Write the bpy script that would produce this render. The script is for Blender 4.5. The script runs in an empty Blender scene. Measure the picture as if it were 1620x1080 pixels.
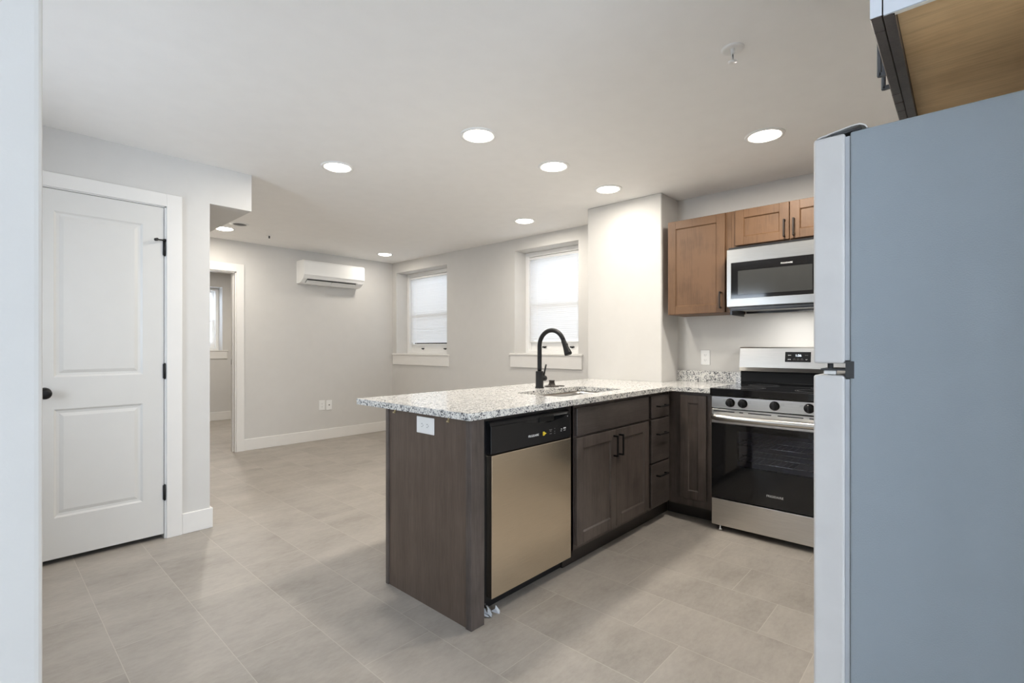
import bpy, bmesh, math, random
from mathutils import Vector, Matrix
R = math.radians
PI = math.pi
random.seed(7)
scene = bpy.context.scene
COL = scene.collection

# ------------------------------------------------------------------ camera
CAM_H = 1.19
CEIL = 2.383
cam_d = bpy.data.cameras.new('camera')
cam = bpy.data.objects.new('camera', cam_d)
COL.objects.link(cam)
cam_d.sensor_fit = 'HORIZONTAL'
cam_d.sensor_width = 36.0
cam_d.lens = 36.0 * 779.0 / 1620.0
cam_d.shift_y = 8.0 / 1620.0
cam_d.clip_start = 0.02
cam.location = (0, 0, CAM_H)
cam.rotation_euler = (R(90), 0, R(42.6 - 90))
scene.camera = cam

# ------------------------------------------------------------------ view, sky, exposure
scene.view_settings.view_transform = 'Standard'
scene.view_settings.look = 'None'
scene.view_settings.gamma = 1.0
scene.view_settings.use_curve_mapping = False
scene.view_settings.exposure = 0.17
world = bpy.data.worlds.new('overcast_sky')
scene.world = world
world.use_nodes = True
bg = world.node_tree.nodes['Background']
bg.inputs['Color'].default_value = (0.77, 0.865, 1.0, 1)
SKY = 12.3
bg.inputs['Strength'].default_value = SKY
scene.cycles.use_denoising = True
scene.cycles.max_bounces = 12
scene.cycles.diffuse_bounces = 6
scene.cycles.glossy_bounces = 5
scene.cycles.transmission_bounces = 8
scene.cycles.transparent_max_bounces = 12
scene.cycles.sample_clamp_indirect = 8.0

LAMP_W = 9.8
LAMP_COL = (1.0, 0.93, 0.83)

def portal(name, loc, rot, sx, sy):
    l = bpy.data.lights.new(name, 'AREA')
    l.shape = 'RECTANGLE'; l.size = sx; l.size_y = sy
    l.cycles.is_portal = True
    o = bpy.data.objects.new(name, l)
    o.location = loc; o.rotation_euler = rot
    COL.objects.link(o)
portal('sky_portal_rear', (-0.45, -2.72, 1.35), (R(90), 0, 0), 2.2, 2.0)       # shines +Y
portal('sky_portal_hall', (-1.12, 2.525, 1.45), (0, R(-90), 0), 1.2, 0.75)      # shines +X through the added hall window
portal('sky_portal_living', (4.42, 5.405, 1.66), (0, R(90), 0), 1.15, 1.12)  # shines -X
portal('sky_portal_kitchen', (4.42, 3.257, 1.67), (0, R(90), 0), 1.15, 0.87)
portal('sky_portal_bedroom', (2.225, 9.25, 1.63), (R(-90), 0, 0), 0.96, 1.04)  # shines -Y

# ------------------------------------------------------------------ materials
def new_mat(name):
    m = bpy.data.materials.new(name); m.use_nodes = True
    nt = m.node_tree
    return m, nt, nt.nodes['Principled BSDF']
def N(nt, typ, **kw):
    n = nt.nodes.new(typ)
    for k, v in kw.items(): setattr(n, k, v)
    return n
def mathn(nt, op, a, b=None, c=None):
    n = N(nt, 'ShaderNodeMath', operation=op)
    for i, v in enumerate((a, b, c)):
        if v is None: continue
        if isinstance(v, (int, float)): n.inputs[i].default_value = v
        else: nt.links.new(v, n.inputs[i])
    return n.outputs[0]
def ramp(nt, fac, stops):
    n = N(nt, 'ShaderNodeValToRGB')
    el = n.color_ramp.elements
    while len(el) < len(stops): el.new(0.5)
    for e, (p, c) in zip(el, stops):
        e.position = p; e.color = (*c, 1)
    nt.links.new(fac, n.inputs[0])
    return n.outputs[0]
def bump(nt, b, height, strength, dist=0.01):
    n = N(nt, 'ShaderNodeBump')
    n.inputs['Strength'].default_value = strength
    n.inputs['Distance'].default_value = dist
    nt.links.new(height, n.inputs['Height'])
    nt.links.new(n.outputs[0], b.inputs['Normal'])
def noise(nt, vec, scale, detail=3.0, rough=0.5):
    n = N(nt, 'ShaderNodeTexNoise')
    n.inputs['Scale'].default_value = scale
    n.inputs['Detail'].default_value = detail
    n.inputs['Roughness'].default_value = rough
    if vec is not None: nt.links.new(vec, n.inputs['Vector'])
    return n.outputs['Fac']
def coords(nt, scale=(1, 1, 1)):
    t = N(nt, 'ShaderNodeTexCoord')
    mp = N(nt, 'ShaderNodeMapping')
    mp.inputs['Scale'].default_value = scale
    nt.links.new(t.outputs['Object'], mp.inputs['Vector'])
    return mp.outputs[0]

def plain(name, col, rough=0.5, metal=0.0, spec=None, bump_scale=None, bump_str=0.1, var=0.04):
    m, nt, b = new_mat(name)
    v = coords(nt)
    f = noise(nt, v, 9.0, 4.0)
    c = ramp(nt, f, [(0.3, tuple(x * (1 - var) for x in col)), (0.7, tuple(min(1, x * (1 + var)) for x in col))])
    nt.links.new(c, b.inputs['Base Color'])
    b.inputs['Roughness'].default_value = rough
    b.inputs['Metallic'].default_value = metal
    if spec is not None: b.inputs['Specular IOR Level'].default_value = spec
    if bump_scale: bump(nt, b, noise(nt, v, bump_scale, 2.0), bump_str, 0.002)
    return m

def emit_mat(name, col, strength):
    m, nt, b = new_mat(name)
    b.inputs['Base Color'].default_value = (*col, 1)
    b.inputs['Emission Color'].default_value = (*col, 1)
    b.inputs['Emission Strength'].default_value = strength
    return m

def wood(name, dark, light, grain='Z', rough=0.38, coat=0.15, blotch=0.5):
    m, nt, b = new_mat(name)
    s = {'Z': (1, 1, 0.06), 'X': (0.06, 1, 1), 'Y': (1, 0.06, 1)}[grain]
    v = coords(nt, s)
    fine = noise(nt, v, 160.0, 3.0, 0.6)
    mid = noise(nt, v, 26.0, 4.0, 0.6)
    big = noise(nt, coords(nt), 5.0, 3.0, 0.6)
    x = mathn(nt, 'MULTIPLY_ADD', fine, 0.35, mathn(nt, 'MULTIPLY', mid, 0.35))
    x = mathn(nt, 'MULTIPLY_ADD', big, blotch * 0.6, x)
    c = ramp(nt, x, [(0.30, dark), (0.72, light)])
    nt.links.new(c, b.inputs['Base Color'])
    b.inputs['Roughness'].default_value = rough
    b.inputs['Coat Weight'].default_value = coat
    b.inputs['Coat Roughness'].default_value = 0.25
    b.inputs['Specular IOR Level'].default_value = 0.35
    bump(nt, b, fine, 0.12, 0.001)
    return m

def steel(name, col, rough=0.3, axis='Y'):
    m, nt, b = new_mat(name)
    s = {'X': (0.02, 1, 1), 'Y': (1, 0.02, 1), 'Z': (1, 1, 0.02)}[axis]
    v = coords(nt, s)
    f = noise(nt, v, 420.0, 2.0, 0.6)
    c = ramp(nt, f, [(0.3, tuple(x * 0.93 for x in col)), (0.7, tuple(x * 1.05 for x in col))])
    nt.links.new(c, b.inputs['Base Color'])
    b.inputs['Metallic'].default_value = 1.0
    b.inputs['Roughness'].default_value = rough
    bump(nt, b, f, 0.08, 0.0006)
    return m

def granite(name):
    m, nt, b = new_mat(name)
    v = coords(nt)
    vo = N(nt, 'ShaderNodeTexVoronoi'); vo.inputs['Scale'].default_value = 172.0
    nt.links.new(v, vo.inputs['Vector'])
    sep = N(nt, 'ShaderNodeSeparateColor'); nt.links.new(vo.outputs['Color'], sep.inputs[0])
    cl = noise(nt, v, 34.0, 3.0, 0.6)
    t = mathn(nt, 'ADD', mathn(nt, 'MULTIPLY', sep.outputs[0], 0.62), mathn(nt, 'MULTIPLY', cl, 0.75))
    c = ramp(nt, t, [(0.0, (0.02, 0.02, 0.024)), (0.375, (0.04, 0.04, 0.047)), (0.44, (0.20, 0.21, 0.225)),
                     (0.565, (0.44, 0.44, 0.435)), (0.66, (0.66, 0.65, 0.625)), (1.0, (0.80, 0.79, 0.75))])
    nt.links.new(c, b.inputs['Base Color'])
    b.inputs['Roughness'].default_value = 0.11
    b.inputs['Specular IOR Level'].default_value = 0.6
    return m

def floor_tiles(name):
    m, nt, b = new_mat(name)
    t = N(nt, 'ShaderNodeTexCoord')
    sp = N(nt, 'ShaderNodeSeparateXYZ'); nt.links.new(t.outputs['Object'], sp.inputs[0])
    W, L, G = 0.305, 0.61, 0.0013
    u = mathn(nt, 'DIVIDE', mathn(nt, 'SUBTRACT', sp.outputs[0], 1.283), W)
    k = mathn(nt, 'FLOOR', u)
    fu = mathn(nt, 'SUBTRACT', u, k)
    vv = mathn(nt, 'DIVIDE', mathn(nt, 'SUBTRACT', mathn(nt, 'SUBTRACT', sp.outputs[1], 0.632), mathn(nt, 'MULTIPLY', k, 0.2043)), L)
    kv = mathn(nt, 'FLOOR', vv)
    fv = mathn(nt, 'SUBTRACT', vv, kv)
    du = mathn(nt, 'MULTIPLY', mathn(nt, 'MINIMUM', fu, mathn(nt, 'SUBTRACT', 1.0, fu)), W)
    dv = mathn(nt, 'MULTIPLY', mathn(nt, 'MINIMUM', fv, mathn(nt, 'SUBTRACT', 1.0, fv)), L)
    d = mathn(nt, 'MINIMUM', du, dv)
    grout = mathn(nt, 'LESS_THAN', d, G)
    cb = N(nt, 'ShaderNodeCombineXYZ'); nt.links.new(k, cb.inputs[0]); nt.links.new(kv, cb.inputs[1])
    wn = N(nt, 'ShaderNodeTexWhiteNoise'); nt.links.new(cb.outputs[0], wn.inputs['Vector'])
    # cement-look mottling, shifted per tile and drawn out along X like the print
    off = N(nt, 'ShaderNodeVectorMath', operation='MULTIPLY_ADD')
    nt.links.new(wn.outputs['Color'], off.inputs[0]); off.inputs[1].default_value = (13, 13, 13)
    st = N(nt, 'ShaderNodeVectorMath', operation='MULTIPLY')
    nt.links.new(t.outputs['Object'], st.inputs[0]); st.inputs[1].default_value = (0.55, 1.2, 1)
    nt.links.new(st.outputs[0], off.inputs[2])
    f1 = noise(nt, off.outputs[0], 4.0, 8.0, 0.62)
    f2 = noise(nt, off.outputs[0], 45.0, 5.0, 0.7)
    x = mathn(nt, 'MULTIPLY_ADD', f2, 0.35, mathn(nt, 'MULTIPLY', f1, 0.65))
    x = mathn(nt, 'MULTIPLY_ADD', wn.outputs['Value'], 0.05, x)
    c = ramp(nt, x, [(0.30, (0.255, 0.230, 0.201)), (0.50, (0.345, 0.314, 0.278)), (0.72, (0.425, 0.387, 0.344))])
    mx = N(nt, 'ShaderNodeMix', data_type='RGBA')
    nt.links.new(grout, mx.inputs[0]); nt.links.new(c, mx.inputs[6])
    mx.inputs[7].default_value = (0.46, 0.42, 0.372, 1)
    nt.links.new(mx.outputs[2], b.inputs['Base Color'])
    b.inputs['Roughness'].default_value = 0.5
    h = mathn(nt, 'SUBTRACT', mathn(nt, 'MULTIPLY', f2, 0.25), grout)
    bump(nt, b, h, 0.25, 0.0012)
    return m

def window_glass(name):
    m, nt, b = new_mat(name)
    out = nt.nodes['Material Output']
    tr = N(nt, 'ShaderNodeBsdfTransparent'); tr.inputs[0].default_value = (0.97, 0.98, 0.98, 1)
    gl = N(nt, 'ShaderNodeBsdfGlossy'); gl.inputs['Roughness'].default_value = 0.02
    mix = N(nt, 'ShaderNodeMixShader')
    fr = N(nt, 'ShaderNodeFresnel'); fr.inputs[0].default_value = 1.35
    nt.links.new(fr.outputs[0], mix.inputs[0]); nt.links.new(tr.outputs[0], mix.inputs[1]); nt.links.new(gl.outputs[0], mix.inputs[2])
    nt.links.new(mix.outputs[0], out.inputs[0])
    return m

def tinted_glass(name, tint, refl=1.5):
    m, nt, b = new_mat(name)
    out = nt.nodes['Material Output']
    tr = N(nt, 'ShaderNodeBsdfTransparent'); tr.inputs[0].default_value = (*tint, 1)
    gl = N(nt, 'ShaderNodeBsdfGlossy'); gl.inputs['Roughness'].default_value = 0.03
    mix = N(nt, 'ShaderNodeMixShader')
    fr = N(nt, 'ShaderNodeFresnel'); fr.inputs[0].default_value = refl
    nt.links.new(fr.outputs[0], mix.inputs[0]); nt.links.new(tr.outputs[0], mix.inputs[1]); nt.links.new(gl.outputs[0], mix.inputs[2])
    nt.links.new(mix.outputs[0], out.inputs[0])
    return m

def blind_mat(name):
    m, nt, b = new_mat(name)
    out = nt.nodes['Material Output']
    df = N(nt, 'ShaderNodeBsdfDiffuse'); df.inputs[0].default_value = (0.82, 0.825, 0.835, 1)
    tl = N(nt, 'ShaderNodeBsdfTranslucent'); tl.inputs[0].default_value = (0.80, 0.83, 0.88, 1)
    mix = N(nt, 'ShaderNodeMixShader'); mix.inputs[0].default_value = 0.24
    nt.links.new(df.outputs[0], mix.inputs[1]); nt.links.new(tl.outputs[0], mix.inputs[2])
    nt.links.new(mix.outputs[0], out.inputs[0])
    return m

M = {}
M['wall'] = plain('wall_paint', (0.605, 0.592, 0.57), 0.75, bump_scale=260, bump_str=0.12, var=0.012)
M['concrete'] = plain('pale_concrete', (0.58, 0.575, 0.56), 0.9, bump_scale=60, bump_str=0.3)
M['ceiling'] = plain('ceiling_paint', (0.895, 0.885, 0.87), 0.85, bump_scale=200, bump_str=0.1, var=0.012)
M['trim'] = plain('white_trim_paint', (0.75, 0.735, 0.71), 0.38, var=0.01)
M['door'] = plain('white_door_paint', (0.66, 0.65, 0.625), 0.36, var=0.01)
M['floor'] = floor_tiles('cement_look_tile')
M['granite'] = granite('speckled_granite')
M['base_wood'] = wood('dark_stained_wood', (0.026, 0.021, 0.0185), (0.108, 0.087, 0.077), blotch=0.8)
M['base_wood_x'] = wood('dark_stained_wood_crosswise', (0.024, 0.020, 0.0185), (0.085, 0.071, 0.065), 'X', blotch=0.9)
M['base_panel'] = wood('dark_laminate_panel', (0.068, 0.048, 0.037), (0.150, 0.109, 0.084), blotch=0.35, rough=0.45)
M['upper_wood'] = wood('warm_brown_stained_wood', (0.044, 0.021, 0.0085), (0.138, 0.074, 0.037), blotch=1.1, rough=0.5, coat=0.03)
M['ply'] = wood('bare_birch_plywood', (0.54, 0.315, 0.135), (0.90, 0.61, 0.32), 'Y', rough=0.6, coat=0.0, blotch=0.9)
M['ply_edge'] = plain('pale_plywood_edge', (0.86, 0.80, 0.70), 0.6)
M['daylit_side'] = plain('daylight_painted_cabinet_side', (0.70, 0.735, 0.80), 0.3)  # daylight falling on dark-stained wood, put into the colour
M['toe'] = plain('toe_kick_brown', (0.030, 0.024, 0.021), 0.5)
M['black'] = plain('matte_black_metal', (0.008, 0.008, 0.0085), 0.45, spec=0.3)
M['satin'] = plain('satin_dark_metal', (0.16, 0.17, 0.19), 0.35, 0.7)
M['black_plastic'] = plain('black_plastic', (0.010, 0.010, 0.011), 0.28)
M['black_riser'] = plain('black_riser_enamel', (0.006, 0.006, 0.0065), 0.5, spec=0.2)
M['black_gloss'] = plain('black_glass', (0.008, 0.008, 0.009), 0.06)
M['bronze'] = plain('dark_bronze', (0.028, 0.021, 0.017), 0.4, 0.3)
M['steel'] = steel('brushed_steel', (0.64, 0.62, 0.59), 0.28, 'Y')
M['steel_mw'] = steel('brushed_steel_microwave', (0.46, 0.45, 0.43), 0.30, 'Y')
M['steel_dw'] = steel('brushed_steel_warm', (0.74, 0.645, 0.52), 0.26, 'X')
M['steel_dark'] = steel('dark_steel', (0.30, 0.29, 0.28), 0.3, 'Y')
M['sink'] = steel('sink_steel', (0.62, 0.60, 0.57), 0.3, 'X')
M['oven_glass'] = tinted_glass('oven_window_glass', (0.80, 0.81, 0.86), 1.5)
M['mw_mesh'] = plain('microwave_window_mesh', (0.045, 0.046, 0.045), 0.10)
M['mw_under'] = plain('grey_vent_underside', (0.30, 0.30, 0.30), 0.4)
M['enamel'] = plain('grey_oven_enamel', (0.36, 0.36, 0.41), 0.3)
M['chrome'] = plain('bright_wire', (0.75, 0.75, 0.75), 0.2, 1.0)
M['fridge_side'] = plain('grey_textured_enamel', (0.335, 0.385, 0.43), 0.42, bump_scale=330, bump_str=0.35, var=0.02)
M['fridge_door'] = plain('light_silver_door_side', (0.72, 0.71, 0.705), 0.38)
M['gasket'] = plain('grey_gasket', (0.46, 0.49, 0.53), 0.6)
M['dark_grey'] = plain('dark_grey_plastic', (0.05, 0.052, 0.056), 0.5)
M['white_plastic'] = plain('white_plastic', (0.82, 0.82, 0.81), 0.3, var=0.01)
M['ac_white'] = plain('air_conditioner_white', (0.88, 0.88, 0.865), 0.28, var=0.01)
M['vinyl'] = plain('white_window_vinyl', (0.82, 0.815, 0.80), 0.35, var=0.01)
M['glass'] = window_glass('window_pane')
M['blind'] = blind_mat('mini_blind_slat')
M['lens'] = emit_mat('lit_lens', (1.0, 0.93, 0.82), 16.0)
M['hood_lens'] = emit_mat('lit_hood_lens', (1.0, 0.95, 0.86), 6.0)
M['display'] = emit_mat('lit_clock_digits', (0.8, 0.9, 1.0), 1.4)
M['print_white'] = plain('white_print', (0.78, 0.78, 0.78), 0.5)
M['print_grey'] = plain('grey_print', (0.22, 0.22, 0.22), 0.5)
M['yellow'] = plain('yellow_sticker', (0.75, 0.55, 0.04), 0.5)
M['brass'] = plain('brass_screw', (0.6, 0.5, 0.3), 0.35, 0.8)
M['clear_wrap'] = plain('crumpled_clear_wrap', (0.55, 0.57, 0.60), 0.15, spec=0.8)

# ------------------------------------------------------------------ mesh building
ORIGIN = {}
class MB:
    def __init__(s): s.bm = bmesh.new()
    def _mark(s): return len(s.bm.verts), len(s.bm.faces)
    def box(s, x0, x1, y0, y1, z0, z1, bev=0.0, seg=1):
        x0, x1 = sorted((x0, x1)); y0, y1 = sorted((y0, y1)); z0, z1 = sorted((z0, z1))
        r = bmesh.ops.create_cube(s.bm, size=1.0)
        vs = r['verts']
        for v in vs:
            v.co = Vector(((x0 + x1) / 2 + v.co.x * (x1 - x0), (y0 + y1) / 2 + v.co.y * (y1 - y0), (z0 + z1) / 2 + v.co.z * (z1 - z0)))
        if bev > 0:
            bev = min(bev, 0.45 * min(x1 - x0, y1 - y0, z1 - z0))
            es = list({e for v in vs for e in v.link_edges})
            bmesh.ops.bevel(s.bm, geom=es, offset=bev, offset_type='OFFSET', segments=seg, profile=0.5, affect='EDGES', clamp_overlap=True)
        return s
    def ring(s, c, ax, r, n):
        ax = Vector(ax).normalized()
        a = ax.orthogonal().normalized(); b = ax.cross(a)
        return [s.bm.verts.new(Vector(c) + (a * math.cos(2 * PI * i / n) + b * math.sin(2 * PI * i / n)) * r) for i in range(n)]
    def bridge(s, r0, r1, smooth=True):
        n = len(r0)
        for i in range(n):
            f = s.bm.faces.new((r0[i], r0[(i + 1) % n], r1[(i + 1) % n], r1[i])); f.smooth = smooth
    def lathe(s, base, axis, prof, n=24, smooth=True):
        """prof: list of (radius, distance along the axis); r=0 closes"""
        base = Vector(base); axis = Vector(axis).normalized()
        prev = None
        for (r, d) in prof:
            c = base + axis * d
            if r <= 1e-6:
                v = s.bm.verts.new(c)
                if isinstance(prev, list):
                    for i in range(len(prev)):
                        f = s.bm.faces.new((prev[i], prev[(i + 1) % n], v)); f.smooth = smooth
                prev = v
            else:
                cur = s.ring(c, axis, r, n)
                if isinstance(prev, list): s.bridge(prev, cur, smooth)
                elif prev is not None:
                    for i in range(n):
                        f = s.bm.faces.new((prev, cur[(i + 1) % n], cur[i])); f.smooth = smooth
                prev = cur
        return s
    def cyl(s, p0, p1, r0, r1=None, n=16):
        r1 = r0 if r1 is None else r1
        p0 = Vector(p0); p1 = Vector(p1); L = (p1 - p0).length
        a = s.ring(p0, p1 - p0, r0, n); b = s.ring(p1, p1 - p0, r1, n)
        s.bridge(a, b)
        s.bm.faces.new(a); s.bm.faces.new(b)
        return s
    def tube(s, pts, rad, n=14):
        pts = [Vector(p) for p in pts]
        rads = rad if isinstance(rad, (list, tuple)) else [rad] * len(pts)
        prev = None; ref = None
        for i, p in enumerate(pts):
            t = (pts[min(i + 1, len(pts) - 1)] - pts[max(i - 1, 0)]).normalized()
            if ref is None: ref = t.orthogonal().normalized()
            ref = (ref - t * ref.dot(t)).normalized()
            b = t.cross(ref)
            cur = [s.bm.verts.new(p + (ref * math.cos(2 * PI * k / n) + b * math.sin(2 * PI * k / n)) * rads[i]) for k in range(n)]
            if prev: s.bridge(prev, cur)
            else: s.bm.faces.new(cur)
            prev = cur
        s.bm.faces.new(prev)
        return s
    def prism(s, pts, axis, a0, a1, smooth=False):
        """pts: 2-D outline in the two other axes (cyclic order), extruded along axis from a0 to a1"""
        def P(p, a):
            return {'x': (a, p[0], p[1]), 'y': (p[0], a, p[1]), 'z': (p[0], p[1], a)}[axis]
        A = [s.bm.verts.new(P(p, a0)) for p in pts]; B = [s.bm.verts.new(P(p, a1)) for p in pts]
        n = len(pts)
        for i in range(n):
            f = s.bm.faces.new((A[i], A[(i + 1) % n], B[(i + 1) % n], B[i])); f.smooth = smooth
        s.bm.faces.new(A); s.bm.faces.new(B)
        return s
    def quad(s, a, b, c, d):
        s.bm.faces.new([s.bm.verts.new(p) for p in (a, b, c, d)]); return s
    def sphere(s, c, r, sc=(1, 1, 1), u=16, v=10):
        rr = bmesh.ops.create_uvsphere(s.bm, u_segments=u, v_segments=v, radius=r)
        for q in rr['verts']: q.co = Vector(c) + Vector((q.co.x * sc[0], q.co.y * sc[1], q.co.z * sc[2]))
        for f in {f for q in rr['verts'] for f in q.link_faces}: f.smooth = True
        return s
    def build(s, name, mat, parent=None):
        bmesh.ops.recalc_face_normals(s.bm, faces=s.bm.faces[:])
        if parent is not None:
            org = ORIGIN[parent]
        else:
            lo = Vector((min(v.co.x for v in s.bm.verts), min(v.co.y for v in s.bm.verts), min(v.co.z for v in s.bm.verts)))
            hi = Vector((max(v.co.x for v in s.bm.verts), max(v.co.y for v in s.bm.verts), max(v.co.z for v in s.bm.verts)))
            org = Vector(((lo.x + hi.x) / 2, (lo.y + hi.y) / 2, lo.z))
            if name in ('floor',): org = Vector((0, 0, 0))
        for v in s.bm.verts: v.co -= org
        me = bpy.data.meshes.new(name)
        s.bm.to_mesh(me); s.bm.free()
        me.materials.append(mat)
        o = bpy.data.objects.new(name, me)
        COL.objects.link(o)
        ORIGIN[o] = org.copy()
        if parent is None: o.location = org
        else: o.parent = parent
        return o

def thing(name, label, cat, loc, group=None):
    o = bpy.data.objects.new(name, None)
    COL.objects.link(o)
    o.empty_display_size = 0.1
    o.location = loc
    ORIGIN[o] = Vector(loc)
    return tag(o, label, cat, group)
def tag(o, label, cat, group=None):
    o['label'] = label; o['category'] = cat
    if group: o['group'] = group
    return o
def struct(o):
    o['kind'] = 'structure'; return o
def lettering(name, body, size, loc, rotz, mat, parent, extrude=0.0004, align='CENTER'):
    c = bpy.data.curves.new(name, 'FONT')
    c.body = body; c.size = size; c.extrude = extrude; c.align_x = align; c.align_y = 'CENTER'
    c.materials.append(mat)
    o = bpy.data.objects.new(name, c)
    COL.objects.link(o)
    o.parent = parent
    o.location = Vector(loc) - ORIGIN[parent]
    o.rotation_euler = (R(90), 0, rotz)
    bpy.context.view_layer.update()
    me = bpy.data.meshes.new_from_object(o.evaluated_get(bpy.context.evaluated_depsgraph_get()))
    me.name = name
    loc_, rot_ = o.location.copy(), o.rotation_euler.copy()
    bpy.data.objects.remove(o); bpy.data.curves.remove(c)
    o = bpy.data.objects.new(name, me); COL.objects.link(o)
    o.parent = parent; o.location = loc_; o.rotation_euler = rot_
    if not me.materials: me.materials.append(mat)
    ORIGIN[o] = ORIGIN[parent]
    return o
FACE_Y = 0.0           # lettering that faces -Y
FACE_X = R(-90)        # lettering that faces -X

def fbox(mb, axis, front, u0, u1, z0, z1, d0, d1, bev=0.0):
    """box on a cabinet front: u runs along the front, d is depth behind the front plane"""
    if axis == 'x-': mb.box(front + d0, front + d1, u0, u1, z0, z1, bev)
    elif axis == 'y-': mb.box(u0, u1, front + d0, front + d1, z0, z1, bev)
    elif axis == 'y+': mb.box(u0, u1, front - d1, front - d0, z0, z1, bev)
def shaker(mb, axis, front, u0, u1, z0, z1, stile=0.06, th=0.02, rec=0.008):
    bv = 0.0018
    fbox(mb, axis, front, u0, u0 + stile, z0, z1, 0, th, bv)
    fbox(mb, axis, front, u1 - stile, u1, z0, z1, 0, th, bv)
    fbox(mb, axis, front, u0 + stile - .001, u1 - stile + .001, z0, z0 + stile, 0.0003, th, bv)
    fbox(mb, axis, front, u0 + stile - .001, u1 - stile + .001, z1 - stile, z1, 0.0003, th, bv)
    fbox(mb, axis, front, u0 + stile - .004, u1 - stile + .004, z0 + stile - .004, z1 - stile + .004, rec, th - .003)
    P = lambda u, z, d: {'x-': (front + d, u, z), 'y-': (u, front + d, z), 'y+': (u, front - d, z)}[axis]
    a0, a1, b0, b1, c = u0 + stile, u1 - stile, z0 + stile, z1 - stile, .0055
    o = [(a0, b0), (a1, b0), (a1, b1), (a0, b1)]; i = [(a0 + c, b0 + c), (a1 - c, b0 + c), (a1 - c, b1 - c), (a0 + c, b1 - c)]
    for k in range(4):
        k2 = (k + 1) % 4
        q = [P(*o[k], .0015), P(*o[k2], .0015), P(*i[k2], rec - .0002), P(*i[k], rec - .0002)]
        mb.quad(*q)
    return mb
def bar_pull(axis, front, u, z, length, vertical, mat, parent, proj=0.032, w=0.010):
    mb = MB()
    h = length / 2
    if vertical:
        fbox(mb, axis, front, u - w / 2, u + w / 2, z - h, z + h, -proj, -proj + w, 0.002)
        for s_ in (-1, 1):
            zc = z + s_ * (h - w / 2)
            fbox(mb, axis, front, u - w / 2, u + w / 2, zc - w / 2, zc + w / 2, -proj + w * .5, 0.0)
    else:
        fbox(mb, axis, front, u - h, u + h, z - w / 2, z + w / 2, -proj, -proj + w, 0.002)
        for s_ in (-1, 1):
            uc = u + s_ * (h - w / 2)
            fbox(mb, axis, front, uc - w / 2, uc + w / 2, z - w / 2, z + w / 2, -proj + w * .5, 0.0)
    return mb.build('handle', mat, parent)

# ------------------------------------------------------------------ the setting
WX = 4.05          # window wall
RX = 3.89          # range wall
AY = 6.06          # far wall with the air conditioner
DY = 3.66          # closet door wall
FY = 8.87          # far wall of the room beyond
SY = -0.55         # wall behind the refrigerator
W1 = (4.849, 5.962, 1.088, 2.235)     # window openings: y0, y1, z0, z1
W2 = (2.828, 3.686, 1.112, 2.250)
WT = 0.33

fl = MB(); fl.box(-2.0, WX + .02, -2.7, FY + .02, -0.08, 0.0)
struct(fl.build('floor', M['floor']))
ce = MB(); ce.box(-2.0, WX + .02, -2.7, FY + .02, CEIL, CEIL + 0.1)
struct(ce.build('ceiling', M['ceiling']))

def wall_with_openings(name, axis, p0, p1, a0, a1, z1, openings, mat):
    """wall between planes p0..p1 (on axis), running a0..a1 along the other axis; openings: (a0, a1, z0, z1)"""
    mb = MB()
    def bx(u0, u1, w0, w1):
        if u1 - u0 < 1e-4 or w1 - w0 < 1e-4: return
        if axis == 'x': mb.box(p0, p1, u0, u1, w0, w1)
        else: mb.box(u0, u1, p0, p1, w0, w1)
    cur = a0
    for (o0, o1, w0, w1) in sorted(openings):
        bx(cur, o0, 0, z1); bx(o0, o1, 0, w0); bx(o0, o1, w1, z1); cur = o1
    bx(cur, a1, 0, z1)
    return struct(mb.build(name, mat))

wall_with_openings('wall_right', 'x', WX, WX + WT, 2.3, FY, CEIL, [W1, W2], M['wall'])
col_mb = MB(); col_mb.box(3.59, WX + .1, 1.73, 2.41, 0, CEIL, 0.006)
struct(col_mb.build('wall_pier', M['wall']))
rw = MB(); rw.box(RX, RX + .2, SY - .12, 1.73, 0, CEIL)
struct(rw.build('wall_range', M['wall']))
sw = MB(); sw.box(1.12, RX, SY - .12, SY, 0, CEIL)
struct(sw.build('wall_refrigerator', M['wall']))
rt = MB(); rt.box(1.0, 1.12, -2.6, SY - .001, 0, CEIL)
struct(rt.build('wall_return', M['wall']))
wall_with_openings('wall_rear', 'y', -2.72, -2.6, -2.0, 1.12, CEIL, [(-1.5, 0.6, 0.4, 2.3)], M['wall'])
lw = MB(); lw.box(-2.1, -2.0, -2.7, 1.42, 0, CEIL)
struct(lw.build('wall_left', M['wall']))
fw = MB(); fw.box(-2.0, 0.0862, 1.30, 1.42, 0, CEIL, 0.012, 3)
struct(fw.build('wall_entry', M['wall']))
wall_with_openings('wall_hall', 'x', -1.1, -1.0, 1.42, DY, CEIL, [(2.15, 2.90, 0.85, 2.05)], M['wall'])
wall_with_openings('wall_closet', 'y', DY, DY + .12, -1.0, 1.04, CEIL, [(0.170, 0.803, 0.0, 2.062)], M['wall'])
cs = MB(); cs.box(0.92, 1.04, DY + .12, AY, 0, CEIL)
struct(cs.build('wall_closet_side', M['wall']))
so = MB(); so.box(1.04, 1.298, DY, AY, 2.131, CEIL)
struct(so.build('wall_soffit', M['wall']))
wall_with_openings('wall_back', 'y', AY, AY + .12, 0.92, WX, CEIL, [(1.16, 1.990, 0.0, 2.038)], M['wall'])
W4 = (1.75, 2.702, 1.13, 2.15)
wall_with_openings('wall_bedroom', 'y', FY, FY + .33, -0.6, WX, CEIL, [W4], M['wall'])
cb = MB(); cb.box(-1.1, .92, 4.50, 4.58, 0, CEIL); cb.box(-1.1, -1.0, DY, 4.5, 0, CEIL)
struct(cb.build('wall_closet_back', M['wall']))
bl = MB(); bl.box(-0.7, -0.6, AY + .12, FY, 0, CEIL)
struct(bl.build('wall_bedroom_side', M['wall']))
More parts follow.
